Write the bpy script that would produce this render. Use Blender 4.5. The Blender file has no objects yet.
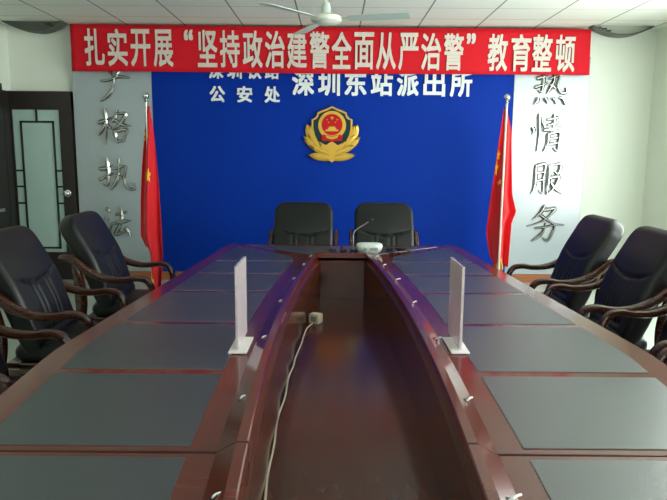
import bpy, bmesh, math, random
from mathutils import Vector, Matrix
random.seed(7)
PI = math.pi
COL = bpy.context.scene.collection
SC = bpy.context.scene

# ------------------------------------------------------------------ camera
PITCH = math.atan(97/620); ROLL = math.radians(.45)
F = Vector((0, math.cos(PITCH), -math.sin(PITCH))); R = Vector((1, 0, 0)); U = R.cross(F)
R2 = R*math.cos(ROLL) + U*math.sin(ROLL); U2 = U*math.cos(ROLL) - R*math.sin(ROLL)
cd = bpy.data.cameras.new('camera'); cam = bpy.data.objects.new('camera', cd); COL.objects.link(cam)
cam.matrix_world = Matrix(((R2.x, U2.x, -F.x, 0), (R2.y, U2.y, -F.y, 0), (R2.z, U2.z, -F.z, 1.52), (0, 0, 0, 1)))
cd.sensor_fit = 'HORIZONTAL'; cd.sensor_width = 36; cd.lens = 620/667*36; cd.clip_start = .02
SC.camera = cam

# ------------------------------------------------------------------ materials
def srgb(r, g, b):
    f = lambda c: (c/255/12.92) if c/255 <= .04045 else ((c/255+.055)/1.055)**2.4
    return (f(r), f(g), f(b), 1)

def mat(name, col, rough=.5, metal=0, spec=.5, coat=0, noise=None, bump=None, trans=0, emit=None, sheen=0, alpha=1):
    m = bpy.data.materials.new(name); m.use_nodes = True
    nt = m.node_tree; b = nt.nodes['Principled BSDF']
    b.inputs['Base Color'].default_value = col; b.inputs['Roughness'].default_value = rough
    b.inputs['Metallic'].default_value = metal; b.inputs['Specular IOR Level'].default_value = spec
    b.inputs['Coat Weight'].default_value = coat; b.inputs['Coat Roughness'].default_value = .06
    b.inputs['Transmission Weight'].default_value = trans; b.inputs['Sheen Weight'].default_value = sheen
    b.inputs['Alpha'].default_value = alpha
    if emit:
        b.inputs['Emission Color'].default_value = emit[0]; b.inputs['Emission Strength'].default_value = emit[1]
    tc = nt.nodes.new('ShaderNodeTexCoord')
    if noise:   # (scale vector, amount, second colour)
        mp = nt.nodes.new('ShaderNodeMapping'); mp.inputs['Scale'].default_value = noise[0]
        nt.links.new(tc.outputs['Object'], mp.inputs['Vector'])
        n = nt.nodes.new('ShaderNodeTexNoise'); n.inputs['Scale'].default_value = 1; n.inputs['Detail'].default_value = 5
        nt.links.new(mp.outputs[0], n.inputs['Vector'])
        rp = nt.nodes.new('ShaderNodeMapRange'); rp.inputs[1].default_value = .3; rp.inputs[2].default_value = .7
        rp.inputs[3].default_value = 0; rp.inputs[4].default_value = noise[1]
        nt.links.new(n.outputs['Fac'], rp.inputs[0])
        mx = nt.nodes.new('ShaderNodeMix'); mx.data_type = 'RGBA'
        mx.inputs[6].default_value = col; mx.inputs[7].default_value = noise[2]
        nt.links.new(rp.outputs[0], mx.inputs[0]); nt.links.new(mx.outputs[2], b.inputs['Base Color'])
    if bump:    # (scale, strength)
        n2 = nt.nodes.new('ShaderNodeTexNoise'); n2.inputs['Scale'].default_value = bump[0]; n2.inputs['Detail'].default_value = 4
        nt.links.new(tc.outputs['Object'], n2.inputs['Vector'])
        bp = nt.nodes.new('ShaderNodeBump'); bp.inputs['Strength'].default_value = bump[1]; bp.inputs['Distance'].default_value = .01
        nt.links.new(n2.outputs['Fac'], bp.inputs['Height']); nt.links.new(bp.outputs[0], b.inputs['Normal'])
    return m

M = {}
M['wood'] = mat('mahogany', srgb(95, 31, 17), .16, coat=.22, noise=((2, 14, 14), .45, srgb(72, 24, 14)))
M['wood_in'] = mat('mahogany_dark', srgb(82, 34, 18), .17, spec=.45, noise=((14, 2, 14), .4, srgb(48, 18, 11)))
M['skirt'] = mat('mahogany_skirt', srgb(66, 28, 20), .3, noise=((3, 40, 40), .7, srgb(45, 18, 13)))
M['inlay'] = mat('leather_inlay', srgb(30, 41, 52), .33, spec=1.0, noise=((30, 30, 30), .6, srgb(24, 34, 44)), bump=(260, .12))
M['chairwood'] = mat('chair_wood', srgb(70, 34, 22), .22, coat=.4, noise=((6, 60, 60), .8, srgb(42, 18, 12)))
M['leather'] = mat('black_leather', srgb(13, 16, 16), .42, spec=.38, bump=(150, .08))
M['blue'] = mat('blue_board', srgb(0, 47, 150), .6, spec=.1, noise=((1.5, 1.5, 1.5), .5, srgb(1, 42, 140)))
M['panel'] = mat('grey_board', srgb(134, 148, 156), .36, spec=1.0)
M['panel'].node_tree.nodes['Principled BSDF'].inputs['IOR'].default_value = 1.9
M['wall'] = mat('white_paint', srgb(222, 228, 216), .55, spec=.35)
M['floor'] = mat('floor_tile', srgb(180, 188, 178), .25)
M['baseboard'] = mat('baseboard_wood', srgb(160, 96, 52), .35, noise=((3, 30, 30), .6, srgb(130, 72, 38)))
M['door'] = mat('door_wood', srgb(34, 25, 23), .4, noise=((30, 30, 3), .7, srgb(24, 17, 16)))
M['frost'] = mat('frosted_glass', srgb(178, 205, 198), .35, spec=.5)
M['dark'] = mat('dark_line', srgb(24, 30, 30), .4)
M['chrome'] = mat('chrome', srgb(205, 208, 208), .16, metal=1)
M['chrome_letter'] = mat('chrome_letter', srgb(168, 168, 165), .2, metal=1)
M['steel'] = mat('steel', srgb(200, 200, 195), .3, metal=.9)
M['banner'] = mat('banner_red', srgb(205, 22, 36), .7, spec=.2, bump=(12, .15))
M['print'] = mat('banner_print', srgb(212, 202, 192), .7, spec=.2)
M['white'] = mat('white_letter', srgb(226, 232, 232), .45)
M['gold'] = mat('gold', srgb(200, 160, 62), .38, metal=.6)
M['gold_flat'] = mat('gold_cloth', srgb(235, 185, 30), .6)
M['green'] = mat('badge_green', srgb(6, 44, 50), .4, spec=.25)
M['red'] = mat('badge_red', srgb(190, 14, 22), .4, spec=.2)
M['flag'] = mat('flag_red', srgb(214, 22, 34), .6, spec=.25, sheen=.2)
M['fan'] = mat('fan_enamel', srgb(225, 228, 212), .3)
M['fanblade'] = mat('fan_blade', srgb(190, 205, 192), .35)
M['acrylic'] = mat('acrylic', srgb(240, 226, 230), .12, spec=.6, trans=.45)
M['acrylic_base'] = mat('acrylic_base', srgb(238, 234, 232), .3, trans=.1)
M['plastic_white'] = mat('white_plastic', srgb(212, 222, 216), .35)
M['plastic_grey'] = mat('grey_plastic', srgb(140, 150, 148), .4)
M['pole'] = mat('pole_enamel', srgb(205, 188, 176), .4)
M['black'] = mat('black_plastic', srgb(14, 14, 15), .4)
M['cream'] = mat('cream_plastic', srgb(226, 214, 196), .4)
M['fit_dark'] = mat('fitting_dark', srgb(80, 82, 74), .5)
M['fit_light'] = mat('fitting_light', srgb(150, 155, 142), .5)
M['alu'] = mat('window_frame', srgb(225, 228, 225), .4)
M['daylight'] = mat('window_daylight', srgb(255, 255, 255), .5, emit=((.93, 1.0, .97, 1), 12.0))
M['daylight_dim'] = mat('window_daylight_rear', srgb(255, 255, 255), .5, emit=((.95, 1.0, .97, 1), 2.0))  # weak glow for the added fill window behind the camera

M['inlay'].node_tree.nodes['Principled BSDF'].inputs['IOR'].default_value = 1.75

def ceiling_mat():
    m = bpy.data.materials.new('ceiling_tiles'); m.use_nodes = True
    nt = m.node_tree; b = nt.nodes['Principled BSDF']; b.inputs['Roughness'].default_value = .7
    tc = nt.nodes.new('ShaderNodeTexCoord'); sp = nt.nodes.new('ShaderNodeSeparateXYZ')
    nt.links.new(tc.outputs['Object'], sp.inputs[0])
    def line(sock, off, per, w):
        a = nt.nodes.new('ShaderNodeMath'); a.operation = 'SUBTRACT'; a.inputs[1].default_value = off
        nt.links.new(sock, a.inputs[0])
        p = nt.nodes.new('ShaderNodeMath'); p.operation = 'PINGPONG'; p.inputs[1].default_value = per/2
        nt.links.new(a.outputs[0], p.inputs[0])
        l = nt.nodes.new('ShaderNodeMath'); l.operation = 'LESS_THAN'; l.inputs[1].default_value = w
        nt.links.new(p.outputs[0], l.inputs[0]); return l.outputs[0]
    lx = line(sp.outputs['X'], -.38, .655, .008)
    ly = line(sp.outputs['Y'], 6.365, .495, .006)
    mu = nt.nodes.new('ShaderNodeMath'); mu.operation = 'MULTIPLY'; mu.inputs[1].default_value = .7
    nt.links.new(ly, mu.inputs[0])
    mxx = nt.nodes.new('ShaderNodeMath'); mxx.operation = 'MAXIMUM'
    nt.links.new(lx, mxx.inputs[0]); nt.links.new(mu.outputs[0], mxx.inputs[1])
    mx = nt.nodes.new('ShaderNodeMix'); mx.data_type = 'RGBA'
    mx.inputs[6].default_value = srgb(226, 230, 218); mx.inputs[7].default_value = srgb(120, 124, 116)
    nt.links.new(mxx.outputs[0], mx.inputs[0]); nt.links.new(mx.outputs[2], b.inputs['Base Color'])
    return m
M['ceiling'] = ceiling_mat()

# ------------------------------------------------------------------ mesh helpers
class MB:
    def __init__(s): s.bm = bmesh.new()
    def box(s, x0, x1, y0, y1, z0, z1, bev=0):
        b = bmesh.new()
        vs = [b.verts.new((x, y, z)) for x in (x0, x1) for y in (y0, y1) for z in (z0, z1)]
        for f in ((0, 1, 3, 2), (4, 6, 7, 5), (0, 4, 5, 1), (2, 3, 7, 6), (0, 2, 6, 4), (1, 5, 7, 3)): b.faces.new([vs[i] for i in f])
        if bev: bmesh.ops.bevel(b, geom=b.edges[:], offset=bev, segments=2, profile=.6, affect='EDGES')
        return s.merge(b)
    def merge(s, b):
        bmesh.ops.recalc_face_normals(b, faces=b.faces[:])
        me = bpy.data.meshes.new('tmp'); b.to_mesh(me); b.free(); s.bm.from_mesh(me); bpy.data.meshes.remove(me); return s
    def loft(s, rings, cap=True, closed=False):
        b = bmesh.new()
        rv = [[b.verts.new(p) for p in r] for r in rings]; n = len(rv[0])
        for i in range(len(rv)-(0 if closed else 1)):
            a, c = rv[i], rv[(i+1) % len(rv)]
            for k in range(n): b.faces.new((a[k], a[(k+1) % n], c[(k+1) % n], c[k]))
        if cap and not closed: b.faces.new(rv[0][::-1]); b.faces.new(rv[-1])
        return s.merge(b)
    def grid(s, rows):
        b = bmesh.new(); rv = [[b.verts.new(p) for p in r] for r in rows]
        for i in range(len(rv)-1):
            for k in range(len(rv[0])-1): b.faces.new((rv[i][k], rv[i][k+1], rv[i+1][k+1], rv[i+1][k]))
        me = bpy.data.meshes.new('tmp'); b.to_mesh(me); b.free(); s.bm.from_mesh(me); bpy.data.meshes.remove(me); return s
    def prism_z(s, pts, z0, z1, bev=0):
        b = bmesh.new()
        lo = [b.verts.new((x, y, z0)) for x, y in pts]; hi = [b.verts.new((x, y, z1)) for x, y in pts]; n = len(pts)
        b.faces.new(lo[::-1]); top = b.faces.new(hi)
        for k in range(n): b.faces.new((lo[k], lo[(k+1) % n], hi[(k+1) % n], hi[k]))
        if bev: bmesh.ops.bevel(b, geom=list(top.edges), offset=bev, segments=2, affect='EDGES')
        return s.merge(b)
    def prism_y(s, pts, y0, y1, bev=0):          # polygon in XZ, y0 is the front
        b = bmesh.new()
        fr = [b.verts.new((x, y0, z)) for x, z in pts]; bk = [b.verts.new((x, y1, z)) for x, z in pts]; n = len(pts)
        top = b.faces.new(fr); b.faces.new(bk[::-1])
        for k in range(n): b.faces.new((fr[k], fr[(k+1) % n], bk[(k+1) % n], bk[k]))
        if bev: bmesh.ops.bevel(b, geom=list(top.edges), offset=bev, segments=2, affect='EDGES')
        return s.merge(b)
    def tube(s, pts, rad, n=10):
        pts = [Vector(p) for p in pts]; rings = []
        for i, p in enumerate(pts):
            t = (pts[min(i+1, len(pts)-1)]-pts[max(i-1, 0)]).normalized()
            a = t.cross(Vector((0, 0, 1)))
            if a.length < .15: a = t.cross(Vector((0, 1, 0)))
            a.normalize(); c = t.cross(a)
            r = rad[i] if isinstance(rad, (list, tuple)) else rad
            rings.append([p+a*r*math.cos(2*PI*k/n)+c*r*math.sin(2*PI*k/n) for k in range(n)])
        return s.loft(rings)
    def lathe(s, prof, n=28, c=(0, 0, 0)):       # prof: (r, z)
        return s.loft([[(c[0]+r*math.cos(2*PI*k/n), c[1]+r*math.sin(2*PI*k/n), c[2]+z) for k in range(n)] for r, z in prof])
    def build(s, name, m, parent=None, smooth=True, angle=40):
        me = bpy.data.meshes.new(name)
        s.bm.to_mesh(me); s.bm.free()
        me.materials.append(m)
        if smooth:
            for p in me.polygons: p.use_smooth = True
            try: me.set_sharp_from_angle(angle=math.radians(angle))
            except Exception: pass
        o = bpy.data.objects.new(name, me); COL.objects.link(o)
        if parent: o.parent = parent
        return o

def tag(o, label, cat, group=None):
    o['label'] = label; o['category'] = cat
    if group: o['group'] = group
    return o
def empty(name, loc=(0, 0, 0), rz=0):
    o = bpy.data.objects.new(name, None); COL.objects.link(o); o.location = loc; o.rotation_euler = (0, 0, rz); o.empty_display_size = .1
    return o
def struct(o): o['kind'] = 'structure'; return o
def copy_tree(o, parent=None):
    c = o.copy(); COL.objects.link(c)
    if parent: c.parent = parent
    for ch in list(o.children): copy_tree(ch, c)
    return c
def catmull(pts, per=6):
    pts = [Vector(p) for p in pts]; out = []
    for i in range(len(pts)-1):
        p0, p1, p2, p3 = pts[max(i-1, 0)], pts[i], pts[i+1], pts[min(i+2, len(pts)-1)]
        for k in range(per):
            t = k/per
            out.append(.5*((2*p1)+(p2-p0)*t+(2*p0-5*p1+4*p2-p3)*t*t+(3*p1-p0-3*p2+p3)*t**3))
    out.append(pts[-1]); return out
def lerp(tab, x):
    if x <= tab[0][0]: return tab[0][1]
    for (a, va), (b, vb) in zip(tab, tab[1:]):
        if x <= b: return va+(vb-va)*(x-a)/(b-a)
    return tab[-1][1]

# ------------------------------------------------------------------ the room
XL, XR, YB, YF, H = -3.74, 3.66, 7.35, -2.6, 2.93
struct(MB().box(XL-.1, XR+.1, YF-.1, YB+.1, -.1, 0).build('floor', M['floor'], smooth=False))
struct(MB().box(XL-.1, XR+.1, YF-.1, YB+.1, H, H+.1).build('ceiling', M['ceiling'], smooth=False))
struct(MB().box(XL-.1, XR+.1, YB, YB+.1, 0, H).build('wall_back', M['wall'], smooth=False))
struct(MB().box(XL-.1, XL, YF, YB, 0, H).build('wall_left', M['wall'], smooth=False))
WIN = [(.4, 3.0), (3.4, 5.95)]; WZ0, WZ1 = .7, 2.6
wr = MB()
wr.box(XR, XR+.12, YF, YB, 0, WZ0).box(XR, XR+.12, YF, YB, WZ1, H)
for a, b in ((YF, WIN[0][0]), (WIN[0][1], WIN[1][0]), (WIN[1][1], YB)): wr.box(XR, XR+.12, a, b, WZ0, WZ1)
struct(wr.build('wall_right', M['wall'], smooth=False))
FW = (-2.6, 2.6)  # opening for the added fill window, out of view
wf = MB().box(XL-.1, XR+.1, YF-.12, YF, 0, WZ0).box(XL-.1, XR+.1, YF-.12, YF, WZ1, H).box(XL-.1, FW[0], YF-.12, YF, WZ0, WZ1).box(FW[1], XR+.1, YF-.12, YF, WZ0, WZ1)
struct(wf.build('wall_front', M['wall'], smooth=False))
for k, (a, b) in enumerate(WIN):
    fr = MB()
    n = 3
    fr.box(XR+.03, XR+.08, a, b, WZ0, WZ0+.05).box(XR+.03, XR+.08, a, b, WZ1-.05, WZ1)
    for j in range(n+1):
        y = a+(b-a-.05)*j/n
        fr.box(XR+.03, XR+.08, y, y+.05, WZ0+.05, WZ1-.05)
    w = struct(fr.build('window_%d' % (k+1), M['alu'], smooth=False))
    for j in range(n):
        y0 = a+(b-a-.05)*j/n+.05; y1 = a+(b-a-.05)*(j+1)/n
        MB().box(XR+.05, XR+.058, y0, y1, WZ0+.05, WZ1-.05).build('window_pane', M['daylight'], w, smooth=False)
    MB().box(XR-.06, XR+.1, a-.04, b+.04, WZ0-.03, WZ0, .006).build('window_sill', M['alu'], w, smooth=False)
fr = MB().box(FW[0], FW[1], YF-.08, YF-.03, WZ0, WZ0+.05).box(FW[0], FW[1], YF-.08, YF-.03, WZ1-.05, WZ1)  # unseen window added behind the camera to even out the ceiling light
for j in range(4):
    x = FW[0]+(FW[1]-FW[0]-.05)*j/3; fr.box(x, x+.05, YF-.08, YF-.03, WZ0+.05, WZ1-.05)
w = struct(fr.build('window_3', M['alu'], smooth=False))
for j in range(3):
    x0 = FW[0]+(FW[1]-FW[0]-.05)*j/3+.05; x1 = FW[0]+(FW[1]-FW[0]-.05)*(j+1)/3
    MB().box(x0, x1, YF-.06, YF-.052, WZ0+.05, WZ1-.05).build('window_pane', M['daylight_dim'], w, smooth=False)  # glowing panes of the added fill window

struct(MB().box(-3.0, XR, YB-.065, YB, 0, .105).build('baseboard_back', M['baseboard'], smooth=False))

# door in the back wall, dark frame with frosted glass
DY = YB-.05
d = struct(MB().box(XL+.001, -3.71, DY-.03, YB, 0, 2.19).box(-3.168, -3.02, DY-.03, YB, 0, 2.19).box(XL+.001, -3.02, DY-.032, YB, 1.985, 2.192)
           .box(-3.71, -3.165, DY-.03, YB, 0, .33).box(XL+.001, XL+.014, 7.13, DY-.02, 0, 2.19).build('door_1', M['door'], smooth=False))
MB().box(-3.712, -3.166, DY-.008, DY+.01, .33, 1.985).build('glass_pane', M['frost'], d, smooth=False)
lt = MB(); y0, y1 = DY-.018, DY-.008; t = .011
for x in (-3.618, -3.245): lt.box(x-t, x+t, y0, y1, .37, 1.86)
lt.box(-3.618, -3.245, y0, y1, 1.86-2*t, 1.86).box(-3.618, -3.245, y0, y1, .37, .37+2*t).box(-3.443, -3.443+2*t, y0, y1, 1.86, 1.985)
for z in (1.29, 1.105, .91):
    lt.box(-3.71, -3.618, y0, y1, z-t, z+t).box(-3.245, -3.168, y0, y1, z-t, z+t)
lt.build('glazing_bars', M['dark'], d, smooth=False)
MB().loft([[(-3.115+r*math.cos(2*PI*k/20), DY-.03-yy, 1.03+r*math.sin(2*PI*k/20)) for k in range(20)] for r, yy in ((.04, 0), (.042, .008), (.02, .012), (.018, .03), (.032, .04), (.036, .055), (.026, .068), (.004, .072))]).build('door_knob', M['chrome'], d)
# door in the left wall, only its far edge reaches the picture
d2 = struct(MB().box(XL, XL+.012, 6.2, 7.14, 0, 2.26).build('door_2', M['door'], smooth=False))
MB().box(XL+.012, XL+.05, 6.91, 6.95, .84, .88, .004).box(XL+.035, XL+.05, 6.83, 6.95, .845, .875, .004).build('door_handle', M['steel'], d2)

# ------------------------------------------------------------------ boards on the back wall
tag(MB().box(-2.09, 2.045, 7.285, YB-.001, .105, 2.62, .004).build('backdrop_board', M['blue'], smooth=False),
    'large royal blue backdrop board covering the middle of the end wall', 'backdrop')
tag(MB().box(-3.0, -2.094, 7.29, YB-.001, .105, 2.62, .004).build('side_board', M['panel'], smooth=False),
    'tall pale grey board beside the door, carrying four chrome characters', 'wall board', 'grey boards flanking the blue backdrop')
tag(MB().box(2.049, 2.905, 7.29, YB-.001, .105, 2.62, .004).build('side_board', M['panel'], smooth=False),
    'tall pale grey board at the bright window end, carrying four chrome characters', 'wall board', 'grey boards flanking the blue backdrop')

# ------------------------------------------------------------------ lettering
_tc = {}
def glyph(ch, off):
    if (ch, off) in _tc: return _tc[(ch, off)]
    cu = bpy.data.curves.new('glyph', 'FONT'); cu.body = ch; cu.size = 1; cu.resolution_u = 3; cu.offset = off; cu.fill_mode = 'FRONT'
    cu.dimensions = '2D'
    o = bpy.data.objects.new('glyph', cu); COL.objects.link(o)
    dg = bpy.context.evaluated_depsgraph_get(); dg.update()
    me = bpy.data.meshes.new_from_object(o.evaluated_get(dg))
    bpy.data.objects.remove(o); bpy.data.curves.remove(cu)
    vs = [v.co.xy.copy() for v in me.vertices]; fs = [tuple(p.vertices) for p in me.polygons]
    bpy.data.meshes.remove(me); _tc[(ch, off)] = (vs, fs); return vs, fs
def add_glyph(mb, ch, cx, cz, w, h, yfront, thick, bold=.018):
    vs, fs = glyph(ch, 0)
    x0 = min(v.x for v in vs); x1 = max(v.x for v in vs); z0 = min(v.y for v in vs); z1 = max(v.y for v in vs)
    bx_, bz_ = bold*w, bold*h
    sx = (w-2*bx_)/(x1-x0); sz = (h-2*bz_)/(z1-z0)
    b = bmesh.new()
    for k, (ox, oz) in enumerate(((-1, -1), (1, -1), (-1, 1), (1, 1), (0, 0), (1, 0), (-1, 0), (0, 1), (0, -1))):
        yk = yfront+k*.00006
        c = bmesh.new()
        bv = [c.verts.new(((v.x-(x0+x1)/2)*sx+cx+ox*bx_, yk, (v.y-(z0+z1)/2)*sz+cz+oz*bz_)) for v in vs]
        for f in fs:
            try: c.faces.new([bv[i] for i in f])
            except ValueError: pass
        bmesh.ops.remove_doubles(c, verts=c.verts[:], dist=1e-5)
        r = bmesh.ops.extrude_face_region(c, geom=c.faces[:])
        for e in r['geom']:
            if isinstance(e, bmesh.types.BMVert): e.co.y += thick-k*.00006
        bmesh.ops.recalc_face_normals(c, faces=c.faces[:])
        me = bpy.data.meshes.new('tmp'); c.to_mesh(me); c.free(); b.from_mesh(me); bpy.data.meshes.remove(me)
    me = bpy.data.meshes.new('tmp'); b.to_mesh(me); b.free(); mb.bm.from_mesh(me); bpy.data.meshes.remove(me)

# red banner with its printed slogan
BY = 7.2
bn = empty('banner', (0, BY, 2.41))
rows = []
for j in range(9):
    v = j/8; row = []
    for i in range(121):
        u = i/120
        x = -2.955+u*(5.805+.012*v)
        zt = 2.915-.012*u-.006*math.sin(u*PI)
        zb = 2.405+.004*math.sin(u*9)
        row.append((x, .006*math.sin(u*38)*v+.004*math.sin(u*13+v*3), zt+(zb-zt)*v-2.41))
    rows.append(row)
cl = MB().grid(rows).build('banner_cloth', M['banner'], bn)
sm = cl.modifiers.new('thick', 'SOLIDIFY'); sm.thickness = .004; sm.offset = 0
txt = '扎实开展“坚持政治建警全面从严治警”教育整顿'
bx = [-2.687, -2.43, -2.172, -1.92, -1.635, -1.426, -1.176, -.921, -.672, -.426, -.174, .073, .324, .57, .821, 1.073, 1.325, 1.515, 1.818, 2.076, 2.314, 2.572]
for ch, x in zip(txt, bx):
    zc = 2.667-(x+2.687)*.0055; pm = MB()
    if ch in '“”': add_glyph(pm, ch, 0, 0, .1, .115, -.016, .003, .08); zc += .145
    else: add_glyph(pm, ch, 0, 0, .22, .4, -.016, .003, .02)
    pm.build('printed_character', M['print'], bn, smooth=False).location = (x, 0, zc-2.41)
tag(bn, 'long red banner with white slogan strung below the ceiling', 'banner')

# white characters on the blue board
def wall_letter(ch, x, z, w, h, label):
    m = MB(); add_glyph(m, ch, 0, 0, w, h, -.012, .012, .028)
    o = m.build('wall_character', M['white'], smooth=False); o.location = (x, 7.284, z)
    tag(o, label, 'wall character', 'white characters on the blue backdrop')
for ch, x in zip('深圳铁路', [-1.352, -1.142, -.919, -.714]):
    wall_letter(ch, x, 2.437, .165, .18, 'small white character %s half hidden under the red banner' % ch)
for ch, x in zip('公安处', [-1.343, -1.03, -.715]):
    wall_letter(ch, x, 2.175, .175, .18, 'small white character %s in the lower line on blue board' % ch)
for ch, x in zip('深圳东站派出所', [-.362, -.066, .237, .537, .833, 1.135, 1.44]):
    wall_letter(ch, x, 2.31, .25, .285, 'large white character %s above the gold badge on blue board' % ch)

# chrome brush-style characters: each a list of strokes, each stroke a list of (x, z) in a unit box
K = {
 '严': [[(.2, .9), (.85, .95)], [(.35, .86), (.42, .7)], [(.66, .88), (.56, .7)], [(.04, .56), (.3, .58), (.62, .68), (1, .66)], [(.5, .66), (.42, .36), (.24, .14), (0, .0)]],
 '格': [[(0, .6), (.2, .66), (.42, .76)], [(.22, 1), (.26, .6), (.22, 0)], [(.24, .62), (.14, .4), (0, .26)], [(.27, .58), (.4, .44)], [(.62, 1), (.54, .78), (.42, .62)], [(.56, .84), (.84, .86), (.7, .6), (.42, .4)], [(.52, .7), (.72, .56), (1, .52)], [(.5, .38), (.53, .22), (.58, .04)], [(.52, .36), (.86, .42), (.8, .22), (.76, .08)], [(.58, .08), (.8, .12)]],
 '执': [[(0, .66), (.2, .68), (.42, .78)], [(.24, 1), (.28, .6), (.24, .16), (.1, .2)], [(0, .32), (.2, .42), (.42, .54)], [(.42, .66), (.6, .7), (.78, .74), (.72, .36), (.82, .08), (1, .06), (.98, .24)], [(.6, 1), (.58, .6), (.5, .3), (.32, .02)], [(.46, .48), (.58, .44), (.68, .36)]],
 '法': [[(.06, .94), (.16, .88), (.22, .8)], [(0, .66), (.1, .62), (.16, .54)], [(.02, .02), (.12, .14), (.2, .32), (.28, .5)], [(.42, .74), (.62, .78), (.86, .84)], [(.64, 1), (.66, .76), (.62, .5)], [(.3, .46), (.6, .52), (1, .56)], [(.62, .5), (.5, .3), (.4, .14), (.62, .18), (.86, .24)], [(.76, .36), (.88, .22), (.98, .06)]],
 '热': [[(.04, .8), (.2, .83), (.42, .9)], [(.24, 1), (.27, .72), (.22, .42), (.1, .46)], [(0, .54), (.2, .6), (.42, .7)], [(.44, .8), (.6, .84), (.76, .87), (.72, .58), (.84, .4), (1, .4), (.98, .54)], [(.6, 1), (.58, .7), (.4, .36)], [(.46, .62), (.58, .58), (.66, .5)], [(.12, .26), (.1, .14), (0, .04)], [(.34, .24), (.4, .16), (.42, .06)], [(.58, .24), (.66, .16), (.7, .06)], [(.8, .26), (.92, .18), (1, .04)]],
 '情': [[(.04, .64), (.1, .56), (.06, .44)], [(.24, 1), (.27, .5), (.22, 0)], [(.32, .8), (.38, .72), (.42, .62)], [(.48, .84), (.66, .87), (.88, .92)], [(.5, .7), (.66, .73), (.86, .78)], [(.68, 1), (.7, .8), (.67, .6)], [(.38, .56), (.66, .6), (1, .66)], [(.54, .48), (.54, .22), (.42, 0)], [(.54, .46), (.7, .5), (.88, .5), (.86, .2), (.84, .02), (.72, .1)], [(.58, .33), (.82, .37)], [(.57, .19), (.82, .23)]],
 '服': [[(.12, .94), (.14, .5), (.1, .22), (0, .02)], [(.12, .9), (.26, .94), (.42, .94), (.38, .5), (.38, .06), (.26, .14)], [(.15, .68), (.38, .72)], [(.15, .44), (.36, .48)], [(.52, .92), (.7, .95), (.9, .96), (.84, .68), (.72, .72)], [(.54, .94), (.55, .5), (.5, 0)], [(.54, .52), (.7, .56), (.86, .56), (.74, .26), (.54, .04)], [(.6, .42), (.76, .2), (1, .04)]],
 '务': [[(.46, 1), (.36, .8), (.14, .6)], [(.4, .86), (.56, .88), (.74, .9), (.5, .62), (.22, .48), (0, .42)], [(.34, .74), (.56, .58), (.76, .48), (1, .46)], [(.22, .36), (.5, .4), (.74, .44), (.68, .18), (.58, .02), (.46, .1)], [(.5, .52), (.46, .3), (.34, .14), (.14, 0)]],
}
def brush_char(strokes, w, h):
    m = MB()
    for si, st in enumerate(strokes):
        pts = catmull([(x*w-w/2, 0, z*h-h/2) for x, z in st], 6)
        n = len(pts); rings = []
        for i, p in enumerate(pts):
            t = (pts[min(i+1, n-1)]-pts[max(i-1, 0)]).normalized()
            nr = Vector((-t.z, 0, t.x)); u = i/(n-1)
            hw = .0225*(.5+.5*min(1, u*5+.2))*(1 if u < .6 else 1-.6*((u-.6)/.4)**1.3)*(.9+.25*math.sin(u*5+si))
            y0 = -.001*si
            rings.append([p+nr*hw+Vector((0, .012, 0)), p+nr*hw+Vector((0, y0-.004, 0)), p+nr*hw*.25+Vector((0, y0-.02, 0)), p-nr*hw*.25+Vector((0, y0-.02, 0)), p-nr*hw+Vector((0, y0-.004, 0)), p-nr*hw+Vector((0, .012, 0))])
        m.loft(rings)
    return m
for ch, x, z, w, h, lab in (
    ('严', -2.51, 2.285, .35, .40, 'chrome brush character 严 cut off by the red banner near the door'),
    ('格', -2.535, 1.80, .385, .41, 'chrome brush character 格 second from top on the board by the door'),
    ('执', -2.54, 1.255, .41, .38, 'chrome brush character 执 above the lowest one by the door'),
    ('法', -2.545, .69, .31, .38, 'chrome brush character 法 lowest one on the board by the door'),
    ('热', 2.46, 2.26, .36, .38, 'chrome brush character 热 directly under the red banner end'),
    ('情', 2.45, 1.77, .38, .43, 'chrome brush character 情 with tall narrow strokes on the bright board'),
    ('服', 2.485, 1.24, .37, .37, 'chrome brush character 服 third from top on the bright board'),
    ('务', 2.495, .72, .44, .43, 'chrome brush character 务 lowest one on the bright board')):
    o = brush_char(K[ch], w, h).build('chrome_character', M['chrome_letter'], angle=25)
    o.location = (x, 7.2781, z)
    tag(o, lab, 'wall character', 'chrome characters on the grey boards')

# ------------------------------------------------------------------ badge
em = empty('police_badge', (-.028, 7.2851, 1.73))
E = .00163
def ep(pts): return [((x-307)*E, (244-y)*E) for x, y in pts]
def mirror(pts): return pts+[(614-x, y) for x, y in pts[::-1] if abs(x-307) > 1]
sh = [(307, 48), (270, 66), (232, 80), (205, 92), (203, 112), (190, 130), (163, 140), (163, 200), (176, 256), (200, 302), (245, 345), (307, 378)]
MB().prism_y(ep(mirror(sh)), -.035, 0, .004).build('shield_rim', M['gold'], em)
sc = lambda pts, k: [(307+(x-307)*k, 205+(y-205)*k) for x, y in pts]
MB().prism_y(ep(mirror(sc(sh, .91))), -.04, -.03, .002).build('shield_field', M['green'], em)
def leaf(mb, x, y, L, W, ang, yf):
    a = math.radians(ang); rings = []
    for i in range(9):
        u = i/8; hw = W*math.sin(PI*min(1, .08+u*.92))**.7*.5 if u < .98 else .4
        cx, cy = x+math.cos(a)*L*u, y-math.sin(a)*L*u
        nx, ny = math.sin(a), math.cos(a)
        q = lambda s, yy: Vector(((cx+nx*s-307)*E, yy, (244-cy-ny*s)*E))
        rings.append([q(-hw, 0), q(-hw, yf+.012), q(0, yf), q(hw, yf+.012), q(hw, 0)])
    mb.loft(rings)
lv = MB()
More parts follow.
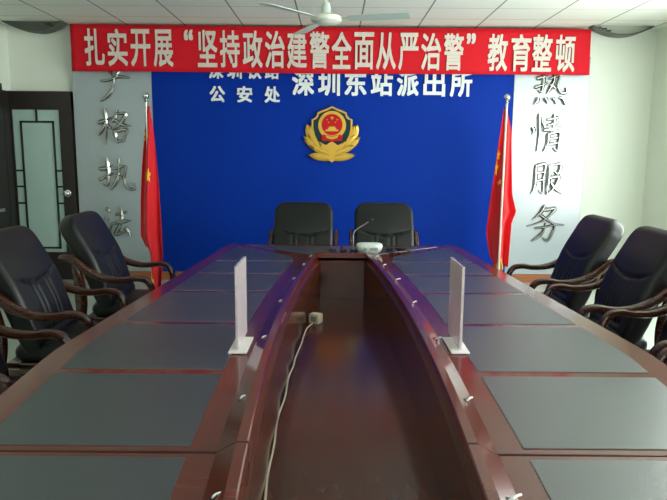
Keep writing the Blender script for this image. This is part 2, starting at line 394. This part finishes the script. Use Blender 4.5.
for sgn in (1, -1):
    for (x, y, L, W, a, yf) in ((178, 300, 135, 62, 112, -.03), (165, 285, 105, 50, 98, -.034), (240, 372, 175, 58, 140, -.038), (225, 345, 130, 55, 128, -.04), (312, 412, 172, 56, 172, -.052), (300, 385, 165, 54, 156, -.048), (300, 372, 120, 48, 138, -.046)):
        leaf(lv, x if sgn == 1 else 614-x, y, L, W, a if sgn == 1 else 180-a, yf)
lv.prism_y(ep([(286, 425), (280, 330), (334, 330), (328, 425), (307, 440)]), -.05, 0, .003)
lv.build('wreath', M['gold'], em)
wl = [(232, 345), (232, 318), (246, 308), (258, 318), (270, 318), (282, 306), (296, 300), (307, 292)]
MB().prism_y(ep(mirror(wl+[(307, 345)][:0])), -.055, -.02, .003).build('wall_relief', M['gold'], em)
circ = lambda cx, cy, r, n=36: [(cx+r*math.cos(2*PI*k/n), cy+r*math.sin(2*PI*k/n)) for k in range(n)]
MB().prism_y(ep(circ(307, 180, 98)), -.05, -.03, .005).build('medallion_rim', M['gold'], em)
MB().prism_y(ep(circ(307, 176, 74)), -.054, -.04, .002).build('medallion_field', M['red'], em)
def star(cx, cy, r, rot=90): return [(cx+(r if k % 2 == 0 else r*.4)*math.cos(math.radians(rot+36*k)), cy-(r if k % 2 == 0 else r*.4)*math.sin(math.radians(rot+36*k))) for k in range(10)]
for (x, y, r) in ((307, 130, 15), (272, 142, 7), (342, 142, 7), (283, 160, 7), (331, 160, 7)):
    MB().prism_y(ep(star(x, y, r)), -.058, -.05).build('star', M['gold'], em, smooth=False)
MB().prism_y(ep([(262, 222), (262, 212), (278, 208), (278, 198), (290, 196), (284, 190), (330, 190), (324, 196), (336, 198), (336, 208), (352, 212), (352, 222)]), -.058, -.05).build('gate_relief', M['gold'], em, smooth=False)
MB().prism_y(ep([(232, 250), (258, 244), (307, 258), (356, 244), (382, 250), (376, 290), (345, 284), (307, 296), (269, 284), (238, 290)]), -.06, -.03, .003).build('ribbon', M['red'], em)
MB().prism_y(ep([(258, 246), (280, 256), (307, 262), (334, 256), (356, 246), (344, 268), (307, 278), (270, 268)]), -.064, -.05, .002).build('ribbon_knot', M['gold'], em)
tag(em, 'gold wreathed badge with green shield and red medallion on blue board', 'badge')

# ------------------------------------------------------------------ flags
FY = 6.6; FK = FY/6.8
def flag_pts(tab): return [(2.1-0, 0)]
def make_flag(px, lean, ztop, left, right, zbL, zbR, folds, stars, fringe, label, yo=0):
    root = empty('flag_stand', (px, FY, 0))
    MB().tube([(0, 0, .03), (lean*.5, 0, ztop/2), (lean, 0, ztop-.05)], .0125, 12).build('pole', M['steel'] if px < 0 else M['pole'], root)
    MB().lathe([(.006, -.05), (.014, -.045), (.02, -.03), (.012, -.022), (.03, -.002), (.036, .018), (.03, .038), (.012, .05), (.003, .054)], 20, (lean, 0, ztop-.01)).build('finial', M['chrome'], root)
    MB().lathe([(.14, 0), (.145, .012), (.13, .022), (.05, .03), (.03, .05), (.022, .09), (.016, .1)], 28).build('foot', M['chrome'], root)
    zt = ztop-.1
    def surf(s, v):
        q = min(1, max(0, (s-.12)/.35)); zb = zbL+(zbR-zbL)*q*q*(3-2*q)
        z = zt+(zb-zt)*v
        z -= .05*math.sin(s*PI)*(v if v < .1 else .1)
        xl, xr = lerp(left, -z)+yo*.3, lerp(right, -z)+yo*.35
        amp = .012+.05*min(1, v*1.6)
        return Vector((xl+(xr-xl)*s, amp*math.sin(s*PI*2*folds+v*1.7)-.035*min(1, v*2)+.03*math.sin(s*9)*v+yo, z))
    rows = [[surf(i/60, j/50) for i in range(61)] for j in range(51)]
    c = MB().grid(rows).build('flag_cloth', M['flag'], root)
    md = c.modifiers.new('thick', 'SOLIDIFY'); md.thickness = .004; md.offset = 0
    for (s, v, rs, rv) in stars:
        b = MB(); bm = b.bm; ctr = bm.verts.new(surf(s, v)+Vector((0, -.008, 0)))
        ring = []
        for k in range(40):
            a = 2*PI*k/40; ph = (k % 8)/4; f = 1-.6*(ph if ph <= 1 else 2-ph)
            ring.append(bm.verts.new(surf(min(1, max(0, s+rs*f*math.sin(a))), v-rv*f*math.cos(a))+Vector((0, -.008, 0))))
        for k in range(40): bm.faces.new((ctr, ring[k], ring[(k+1) % 40]))
        b.build('star', M['gold_flat'], c, smooth=False)
    s0, s1, v0 = fringe
    b = MB().grid([[surf(s0+(s1-s0)*i/8, v0+(1-v0)*j/6)+Vector((0, -.009, 0)) for i in range(9)] for j in range(7)])
    fr = b.build('fringe', M['gold_flat'], c)
    md = fr.modifiers.new('thick', 'SOLIDIFY'); md.thickness = .004; md.offset = 0
    tag(root, label, 'flag', 'red flags on poles beside the blue backdrop')
def conv(tab, px): return sorted([(-(1.52-(1.52-z)*FK), x*FK-px) for x, z in tab])
PLX = -2.0*FK
make_flag(PLX-.02, .075*0-.0, 2.085,
          conv([(-1.998, 2.013), (-2.042, 1.749), (-2.09, 1.35), (-2.126, .994), (-2.142, .596), (-2.06, .40), (-2.035, .0)], PLX-.02),
          conv([(-1.985, 2.013), (-1.956, 1.75), (-1.921, 1.214), (-1.904, .776), (-1.895, .385), (-1.93, -.036)], PLX-.02),
          .50, .02, 1.25, [(.14, .2, .2, .05), (.55, .36, .14, .04), (.32, .42, .1, .02)], (.30, .52, .92), 'draped red flag with gold stars in front of the grey board by the door')
PRX = 1.83*FK
make_flag(PRX+.012, 0, 2.095,
          conv([(1.813, 2.042), (1.761, 1.566), (1.711, 1.024), (1.685, .637), (1.728, .414), (1.82, .2)], PRX+.012),
          conv([(1.84, 2.0), (1.902, 1.78), (1.938, 1.081), (1.992, .884), (1.944, .762), (1.923, .302)], PRX+.012),
          .20, .30, 1.3, [(.14, .27, .12, .035), (.1, .35, .12, .05), (.3, .44, .08, .02)], (.12, .45, .93), 'draped red flag on pale pole in front of the bright window-side board', .13)

# ------------------------------------------------------------------ ceiling fan
fan = empty('ceiling_fan', (-.072, 5.08, 2.93))
MB().lathe([(.05, 0), (.055, -.02), (.03, -.06), (.012, -.07)], 20).build('canopy', M['fan'], fan)
MB().tube([(0, 0, -.06), (0, 0, -.27)], .009, 12).build('rod', M['fan'], fan)
MB().lathe([(.01, -.25), (.03, -.255), (.036, -.29), (.036, -.335), (.03, -.345)], 20).build('collar', M['plastic_white'], fan)
MB().lathe([(.02, -.34), (.09, -.345), (.118, -.358), (.122, -.375), (.118, -.39), (.09, -.405), (.05, -.415), (.01, -.418)], 32).build('motor', M['fan'], fan)
for a in (-14, -131, 112):
    A = math.radians(a); ca, sa = math.cos(A), math.sin(A)
    rings = []
    for r, hw in ((.09, .02), (.16, .022), (.19, .05), (.3, .055), (.5, .062), (.64, .066), (.655, .055)):
        ring = []
        for (o, z) in ((-hw, .010*(r > .17)), (hw, -.010*(r > .17)), (hw, -.010*(r > .17)-.005), (-hw, .010*(r > .17)-.005)):
            ring.append((ca*r-sa*o, sa*r+ca*o, -.372+z))
        rings.append(ring)
    MB().loft(rings).build('blade', M['fanblade'], fan)
tag(fan, 'white three-bladed ceiling fan hanging over the far end of the table', 'ceiling fan')

# sagging crescent fittings at the ceiling corners
def crescent(x0, x1, xm, drop, front, label, slots):
    root = empty('ceiling_fitting', ((x0+x1)/2, 7.12, H))
    c = (x0+x1)/2
    def arc(off=0, n=28):
        out = []
        for i in range(n+1):
            u = i/n; x = x0+(x1-x0)*u
            um = (xm-x0)/(x1-x0); q = (u/um if u < um else (1-u)/(1-um))
            out.append((x-c, -drop*(1-(1-q)**2.0)-off))
        return out
    a = arc()
    MB().loft([[(x, -.0, z-.0), (x, .12, z), (x, .12, z-.012), (x, -.015, z-.012), (x, -.015, z+.008 if z < -.02 else z)] for x, z in a]).build('sagging_rim', M['fit_dark'], root)
    MB().prism_y([(x, min(z+.004, 0)) for x, z in a], .02, .03).build('face_plate', front, root, smooth=False)
    for (x, z, w, h) in slots: MB().box(x-w, x+w, .008, .021, z-h, z+h).build('slot', M['black'], root, smooth=False)
    tag(root, label, 'ceiling fitting', 'crescent fittings at the ceiling')
crescent(-3.66, -2.99, -3.27, .105, M['fit_dark'], 'dark crescent-shaped fitting sagging from the ceiling above the door', [(.16, -.03, .03, .008), (.2, -.05, .02, .007)])
crescent(2.83, 3.5, 3.17, .1, M['fit_light'], 'grey crescent-shaped fitting with dark slots at the bright ceiling corner', [(-.2, -.035, .03, .009), (-.25, -.02, .02, .007), (-.15, -.055, .03, .008)])

# ------------------------------------------------------------------ conference table
CX = .065; TZ = .76
g = lambda y: .295-.025*(y-2.3)**2
def w(y, s=-1):
    d_ = abs(y-2.3)
    return 1.145-.0715*max(0, d_-.05)+(.028 if s > 0 else 0)
Y0, Y1 = .08, 4.52       # open trough
YE0, YE1 = -.55, 5.15
table = empty('conference_table', (CX, 2.3, 0))
def tb(mb, name, m, **k):
    for v in mb.bm.verts: v.co -= Vector((CX, 2.3, 0))
    return mb.build(name, m, table, **k)
ys = [Y0+(Y1-Y0)*i/44 for i in range(45)]
top = MB(); rail = MB(); skirt = MB(); inner = MB(); shelf = MB()
for s in (1, -1):
    top.loft([[(CX+s*(g(y)+.08), y, .70), (CX+s*(g(y)+.08), y, TZ), (CX+s*(w(y, s)-.008), y, TZ), (CX+s*w(y, s), y, TZ-.008), (CX+s*w(y, s), y, TZ-.035), (CX+s*(w(y, s)-.03), y, TZ-.06), (CX+s*(w(y, s)-.05), y, .70)] for y in ys])
    rail.loft([[(CX+s*g(y), y, .70), (CX+s*g(y), y, .786), (CX+s*(g(y)+.004), y, .79), (CX+s*(g(y)+.03), y, .79), (CX+s*(g(y)+.082), y, .7615), (CX+s*(g(y)+.082), y, .70)] for y in ys])
    skirt.loft([[(CX+s*(w(y)-.33), y, .1), (CX+s*(w(y)-.33), y, .70), (CX+s*(w(y)-.30), y, .70), (CX+s*(w(y)-.30), y, .1)] for y in ys])
    inner.loft([[(CX+s*(g(y)-.012), y, .1), (CX+s*(g(y)-.012), y, .735), (CX+s*(g(y)+.02), y, .735), (CX+s*(g(y)+.02), y, .1)] for y in ys])
for (ya, yb, far) in ((Y1, YE1, 1), (YE0, Y0, -1)):
    def outl(ins, ye):
        q = [(1, ya if far == 1 else yb)]
        yb_, yo_ = (ya, yb) if far == 1 else (yb, ya)
        f_ = far
        half = lambda s_: [(CX+s_*w(yb_, s_), yb_), (CX+s_*w(yo_-f_*.06, s_), ye-f_*.06), (CX+s_*(w(yo_-f_*.02, s_)-.02), ye-f_*.018), (CX+s_*(w(yo_, s_)-.08), ye)]
        return half(1)+half(-1)[::-1]
    top.prism_z(outl(0, YE1 if far == 1 else YE0), TZ-.06, TZ, .006)
    # end rail, modesty panel, inner end panel
    ye = ya if far == 1 else yb
    q = far
    rail.box(CX-g(ye)-.03, CX+g(ye)+.03, min(ye, ye+q*.03), max(ye, ye+q*.03), .70, .7895)
    inner.box(CX-g(ye), CX+g(ye), min(ye-q*.012, ye+q*.02), max(ye-q*.012, ye+q*.02), .1, .735)
    yy = (YE1-.36) if far == 1 else (YE0+.36)
    skirt.box(CX-w(yy)+.3, CX+w(yy)-.3, yy-.015, yy+.015, .1, .70)
shelf.loft([[(CX-g(y)+.012, y, .44), (CX-g(y)+.012, y, .46), (CX+g(y)-.012, y, .46), (CX+g(y)-.012, y, .44)] for y in ys])
tb(top, 'tabletop', M['wood']); tb(rail, 'cable_rail', M['wood'], angle=14)
for s in (1, -1):
    pass
tb(skirt, 'outer_skirt', M['skirt']); tb(inner, 'trough_wall', M['wood_in']); tb(shelf, 'trough_shelf', M['wood_in'])
pl = MB().box(CX-.82, CX+.82, .3, 4.3, 0, .1); tb(pl, 'plinth', M['skirt'], smooth=False)
# leather inlays
bars = [-.10, .27, .88, 1.49, 2.075, 2.70, 3.34, 3.845, 4.305]
io = lambda y: g(y)+.155
oo = lambda y, s=-1: w(y, s)-.108
for s in (1, -1):
    for a, b in zip(bars[1:], bars[2:]):
        a2 = a+(.03 if abs(a-1.49) < .01 else .024); b2 = b-(.03 if abs(b-1.49) < .01 else .024)
        yy = [a2+(b2-a2)*i/8 for i in range(9)]
        pts = [(CX+s*io(y), y) for y in yy]+[(CX+s*oo(y, s), y) for y in yy[::-1]]
        tb(MB().prism_z(pts, TZ-.004, TZ+.0022, .001), 'leather_inlay', M['inlay'], smooth=False)
    # last side inlay, cut by the mitre towards the far corner
    a2 = 4.305+.024
    pts = [(CX+s*io(a2), a2), (CX+s*oo(a2, s), a2), (CX+s*oo(5.02, s), 5.0), (CX+s*(io(4.5)+.06), 4.56)]
    tb(MB().prism_z(pts, TZ-.004, TZ+.0022, .001), 'leather_inlay', M['inlay'], smooth=False)
for xa, xb in ((-1, -.012), (.012, 1)):
    inn = lambda t: t*.235
    pts = [(CX+inn(xa), 4.62), (CX+inn(xb), 4.62), (CX+(xb*(oo(5.05)-.05) if abs(xb) > .5 else xb), 5.06), (CX+(xa*(oo(5.05)-.05) if abs(xa) > .5 else xa), 5.06)]
    tb(MB().prism_z(pts, TZ-.004, TZ+.0022, .001), 'leather_inlay', M['inlay'], smooth=False)
# joint between the table modules
for s in (1, -1):
    y = 1.488
    m_ = MB()
    prof = [(g(y)-.001, .70), (g(y)-.001, .7912), (g(y)+.03, .7912), (g(y)+.082, .7626), (w(y, s)+.001, .7612), (w(y, s)+.001, .70)]
    m_.loft([[(CX+s*x, yy, z) for x, z in prof] for yy in (y-.0022, y+.0022)])
    tb(m_, 'module_seam', M['dark'], smooth=False)
# cable outlets along the sloping rail
hole = None
for s in (1, -1):
    for i, y in enumerate((4.44, 4.1, 3.62, 3.05, 2.43, 1.80, 1.25, .68)):
        x = s*(g(y)+.056); zz = .79-(.0285/.052)*(.056-.03)
        tilt = math.atan2(.0285, .052)*s
        n = Vector((math.sin(tilt), 0, math.cos(tilt))); t1 = Vector((math.cos(tilt), 0, -math.sin(tilt)))
        m_ = MB(); rings = []
        for r, hgt in ((.011, -.004), (.011, .001), (.009, .002), (.007, .0015), (.007, -.002)):
            rings.append([Vector((x, y-2.3, zz))+t1*r*math.cos(2*PI*k/16)+Vector((0, 1, 0))*r*math.sin(2*PI*k/16)+n*hgt for k in range(16)])
        m_.loft(rings)
        hole = m_.build('cable_outlet', M['black'], table)
        dx = .022*(1 if (i % 2 == 0) else .7)
        p0 = Vector((x, y-2.3, zz))
        MB().tube(catmull([p0, p0+n*.005+Vector((.004, .0, 0)), p0+n*.007+Vector((dx*.6, .006, .001)), p0+n*.005+Vector((dx*1.2, .016, .0))], 4), [.003]*13, 8).build('cable_plug', M['white'], hole)
tag(table, 'large boat-shaped mahogany conference table with dark leather inlays and open centre', 'conference table')

# ------------------------------------------------------------------ chairs
def rounded(n, a, b, e=4.0):
    out = []
    for k in range(n):
        t = 2*PI*k/n; c, s = math.cos(t), math.sin(t)
        out.append((a*math.copysign(abs(c)**(2/e), c), b*math.copysign(abs(s)**(2/e), s)))
    return out
def rrect(a, b, r):
    out = []
    for k in range(48): out.append((-(a-r)+2*(a-r)*k/48, b))
    for cx, cy, a0 in ((a-r, b-r, 90), (a-r, -(b-r), 0)):
        for k in range(5):
            t = math.radians(a0-90*k/5); out.append((cx+r*math.cos(t), cy+r*math.sin(t)))
        if a0 == 90:
            for k in range(1, 4): out.append((a, (b-r)-2*(b-r)*k/4))
    for k in range(12): out.append(((a-r)-2*(a-r)*k/12, -b))
    for cx, cy, a0 in ((-(a-r), -(b-r), 270), (-(a-r), b-r, 180)):
        for k in range(5):
            t = math.radians(a0-90*k/5); out.append((cx+r*math.cos(t), cy+r*math.sin(t)))
        if a0 == 270:
            for k in range(1, 4): out.append((-a, -(b-r)+2*(b-r)*k/4))
    return out
def sweep_xz(mb, pts, y, wd, ht, bow=None):
    pts = catmull([(x, 0, z) for x, z in pts], 7); n = len(pts); rings = []
    for i, p in enumerate(pts):
        t = (pts[min(i+1, n-1)]-pts[max(i-1, 0)]).normalized(); nr = Vector((-t.z, 0, t.x)); u = i/(n-1)
        h_ = ht(u) if callable(ht) else ht; w_ = wd(u) if callable(wd) else wd
        yy = y+(bow(u) if bow else 0)
        rings.append([Vector((p.x, yy, p.z))+nr*b_+Vector((0, a_, 0)) for a_, b_ in rounded(12, w_/2, h_/2, 3.2)])
    return mb.loft(rings)
def make_chair():
    root = empty('office_chair')
    # backrest: cushioned, leaning back, with a curved seam and pleats
    path = catmull([(.0, 0, .45), (-.055, 0, .58), (-.125, 0, .78), (-.215, 0, .945), (-.29, 0, 1.078)], 12)
    L = [0]
    for a, b in zip(path, path[1:]): L.append(L[-1]+(b-a).length)
    tot = L[-1]; rings = []; W = .27; rc = .13
    ts = [tot*i/52 for i in range(53)]
    for d_ in [0]+[tot*i/60 for i in range(1, 58)]+[tot-.022, tot-.012, tot-.005, tot-.0005]:
        i = max(k for k in range(len(L)) if L[k] <= d_+1e-9); i = min(i, len(L)-2)
        u = (d_-L[i])/(L[i+1]-L[i]); p = path[i].lerp(path[i+1], u)
        t = (path[i+1]-path[i]).normalized(); nf = Vector((t.z, 0, -t.x))
        e = tot-d_
        hw = W if e >= rc else W-rc+math.sqrt(max(0, rc*rc-(rc-e)**2))
        hw *= .93+.07*min(1, d_/.25)
        hd = .058 if d_ > .04 else .044+.014*d_/.04
        re = .055
        if e < re: hd *= math.sqrt(max(0.0004, 1-((re-e)/re)**2))
        ring = []
        for a_, b_ in rrect(hw, hd, min(.03, hd*.85, hw*.8)):
            if b_ > 0:
                z = (p+nf*b_).z; yy = a_
                zc = .80+.9*yy*yy
                cr = .018*math.exp(-((z-zc)/.008)**2)*min(1, max(0, (.25-abs(yy))/.09))
                b_ -= cr
                b_ += .012*math.exp(-((z-.92)/.09)**2)*max(0, 1-(yy/.24)**2)
                b_ += .014*math.exp(-((z-.66)/.1)**2)*max(0, 1-(yy/.25)**2)
                if .54 < z < zc-.02:
                    b_ -= .007*math.exp(-((abs(yy)-.05)/.008)**2)+.007*math.exp(-((abs(yy)-.095)/.008)**2)
                b_ -= .016*math.exp(-((z-.535-.4*yy*yy)/.012)**2)*(1 if abs(yy) < .16 else 0)
            ring.append(Vector((p.x, a_, p.z))+nf*b_)
        rings.append(ring)
    MB().loft(rings).build('backrest', M['leather'], root, angle=60)
    # seat cushion
    rings = []
    for x in (-.12, -.112, -.09, -.04, .04, .12, .2, .26, .295, .315, .322):
        k = min(1, max(0, (x+.12)/.03))**.5 if x < -.09 else (1 if x < .27 else math.sqrt(max(.02, 1-((x-.27)/.0525)**2)))
        rings.append([(x, a_*(.9+.1*k), .435+b_*(.35+.65*k)+(.012*max(0, 1-(a_/.25)**2) if b_ > 0 else 0)-(.02*(x-.2)/.1 if x > .2 else 0)) for a_, b_ in rounded(40, .243, .055, 4.5)])
    MB().loft(rings).build('seat', M['leather'], root, angle=60)
    MB().box(-.17, .27, -.235, .235, .335, .385, .01).build('seat_frame', M['chairwood'], root)
    arm = [(-.285, .806), (-.25, .812), (-.195, .795), (-.125, .738), (-.05, .69), (.04, .664), (.13, .66), (.215, .67), (.28, .655), (.315, .60), (.32, .52)]
    for s in (1, -1):
        sweep_xz(MB(), arm, s*.298, lambda u: .05-.014*abs(u-.5), lambda u: .040+.016*math.exp(-((u-.3)/.18)**2), lambda u, s=s: s*(.012*math.sin(u*PI)-.036*u)).build('armrest', M['chairwood'], root)
        sweep_xz(MB(), [(.318, .535), (.316, .40), (.30, .2), (.292, 0)], s*.262, lambda u: .045-.01*u, lambda u: .05-.015*u).build('leg', M['chairwood'], root)
        sweep_xz(MB(), [(-.19, .755), (-.165, .60), (-.165, .42), (-.20, .2), (-.27, 0)], s*.29, lambda u: .042-.008*u, lambda u: .035+.05*math.exp(-((u-.35)/.25)**2)-.006*u).build('leg', M['chairwood'], root)
        MB().box(-.17, .315, s*.274-.02, s*.274+.02, .32, .37, .006).build('side_rail', M['chairwood'], root)
    return root
CH = [  # x, y, rotation, label
    (-1.60, 3.45, 0, 'black leather boardroom chair on the door side, middle one of three along the table'),
    (-1.55, 4.40, 0, 'black leather boardroom chair nearest the flag on the door side of the table'),
    (-1.55, 2.54, 0, 'black leather boardroom chair nearest the camera on the door side, mostly out of frame'),
    (1.665, 4.42, PI, 'black leather boardroom chair on the window side, farthest along beside the pale flag pole'),
    (1.70, 3.68, PI, 'black leather boardroom chair on the window side, second from the far end'),
    (1.79, 3.02, PI, 'black leather boardroom chair on the window side with only armrest and seat edge showing'),
    (1.76, 2.37, PI, 'black leather boardroom chair on the window side nearest the camera, armrest tip showing'),
    (-.275, 5.48, -PI/2, 'black leather boardroom chair at the table head, straight below the badge'),
    (.46, 5.48, -PI/2, 'black leather boardroom chair at the table head, behind the gooseneck microphone'),
]
ch0 = make_chair()
for i, (x, y, rz, lab) in enumerate(CH):
    o = ch0 if i == 0 else copy_tree(ch0)
    o.location = (x, y, 0); o.rotation_euler = (0, 0, rz)
    if y > 5: o.scale = (1, 1, .985)
    tag(o, lab, 'chair', 'boardroom chairs around the conference table')

# ------------------------------------------------------------------ things on the table
TT = TZ+.0022
def acrylic(x, y, lab, lean, fx=1):
    r = empty('acrylic_sign_stand', (x, y, TT))
    MB().box(-.0055, .0055, -.12, .12, .006, .332, .0015).build('acrylic_panel', M['acrylic'], r, smooth=False)
    MB().box(-.03 if fx > 0 else -.042, .042 if fx > 0 else .03, -.155, .05, 0, .007, .002).build('acrylic_foot', M['acrylic_base'], r, smooth=False)
    r.rotation_euler = (0, 0, lean)
    tag(r, lab, 'sign stand', 'clear acrylic sign stands on the table')
acrylic(-.368, 2.42, 'clear acrylic sign stand seen edge-on, on the door half of the table', 0)
acrylic(.496, 2.44, 'clear acrylic sign stand seen edge-on, on the window half of the table', 0, -1)

# conference unit
cu = empty('speakerphone', (.275, 4.70, TT))
MB().loft([[(a_*k, b_*k2, z) for a_, b_ in rounded(40, .1, .075, 3)] for z, k, k2 in ((0, .62, .62), (.008, .75, .75), (.03, .93, .93), (.05, 1, 1), (.062, 1, 1), (.072, .95, .93), (.076, .85, .82))]).build('housing', M['plastic_white'], cu, angle=50)
for x in (-.06, -.03):
    MB().box(x-.008, x+.008, -.079, -.06, .03, .05, .002).build('button', M['plastic_grey'], cu)
MB().box(.0, .06, -.078, -.06, .034, .052, .002).build('display', M['plastic_grey'], cu)
tag(cu, 'small white desk conference unit with rounded sides at the head of the table', 'conference unit')
gm = empty('gooseneck_microphone', (.155, 4.74, TT))
MB().prism_z([(-.03, -.045), (.03, -.045), (.03, .045), (-.03, .045)], 0, .022, .005).build('base', M['black'], gm)
nk = catmull([(0, 0, .02), (-.002, 0, .09), (.0, -.005, .15), (.03, -.01, .185), (.075, -.015, .215), (.118, -.02, .245)], 6)
MB().tube(nk, .0042, 8).build('gooseneck', M['steel'], gm)
MB().tube([(.112, -.019, .241), (.118, -.02, .245), (.135, -.021, .256), (.146, -.022, .262)], [.008, .017, .017, .008], 14).build('microphone_head', M['black'], gm)
tag(gm, 'thin gooseneck microphone beside the white conference unit', 'microphone')
for x, y, lab in ((-.005, 4.80, 'small flat black box on the table head, farther from the microphone'), (.075, 4.78, 'small flat black box on the table head, right next to the microphone')):
    o = MB().box(-.028, .028, -.035, .035, 0, .016, .004).build('black_box', M['black']); o.location = (x, y, TT)
    tag(o, lab, 'box', 'black boxes on the table head')
pts = []
for i in range(60):
    u = i/59; pts.append((.415+.15*u+.03*math.sin(u*14), 4.76+.05*math.cos(u*17), TT+.008+.022*abs(math.sin(u*9))))
tag(MB().tube(pts, .008, 8).build('cable_coil', M['black']), 'loose black cable heaped beside the white conference unit', 'cable')

# plug adapter and cord in the trough
SHZ = .46
pa = empty('plug_adapter', (-.108, 3.80, SHZ))
b = MB().box(-.035, .035, -.03, .03, 0, .06, .006); b.build('adapter_body', M['cream'], pa)
MB().box(-.02, .02, -.0315, -.028, .014, .046, .001).build('socket_face', M['plastic_grey'], pa)
pa.rotation_euler = (0, 0, -.5)
tag(pa, 'cream plug adapter block lying in the table trough', 'plug adapter')
tr = [(-.125, 3.755), (-.15, 3.62), (-.165, 3.5), (-.17, 3.3), (-.19, 3.1), (-.19, 2.95), (-.205, 2.8), (-.2, 2.55), (-.215, 2.35), (-.205, 2.1), (-.208, 1.9), (-.196, 1.7), (-.2, 1.45), (-.185, 1.2)]
cp = catmull([(x-.004, y, SHZ+.005+.012*(i % 2)) for i, (x, y) in enumerate(tr)], 6)
tag(MB().tube(cp, .0042, 8).build('power_cord', M['cream']), 'cream power cord snaking along the table trough', 'cord')

# ------------------------------------------------------------------ world and view
wd = bpy.data.worlds.new('world'); SC.world = wd; wd.use_nodes = True
wd.node_tree.nodes['Background'].inputs[0].default_value = (.8, .9, 1, 1); wd.node_tree.nodes['Background'].inputs[1].default_value = .3
vs = SC.view_settings
vs.view_transform = 'Standard'; vs.look = 'None'; vs.gamma = 1; vs.exposure = 0.02
try: vs.use_curve_mapping = False
except Exception: pass
try:
    SC.cycles.use_denoising = True; SC.cycles.max_bounces = 10; SC.cycles.diffuse_bounces = 5; SC.cycles.caustics_reflective = False
except Exception: pass
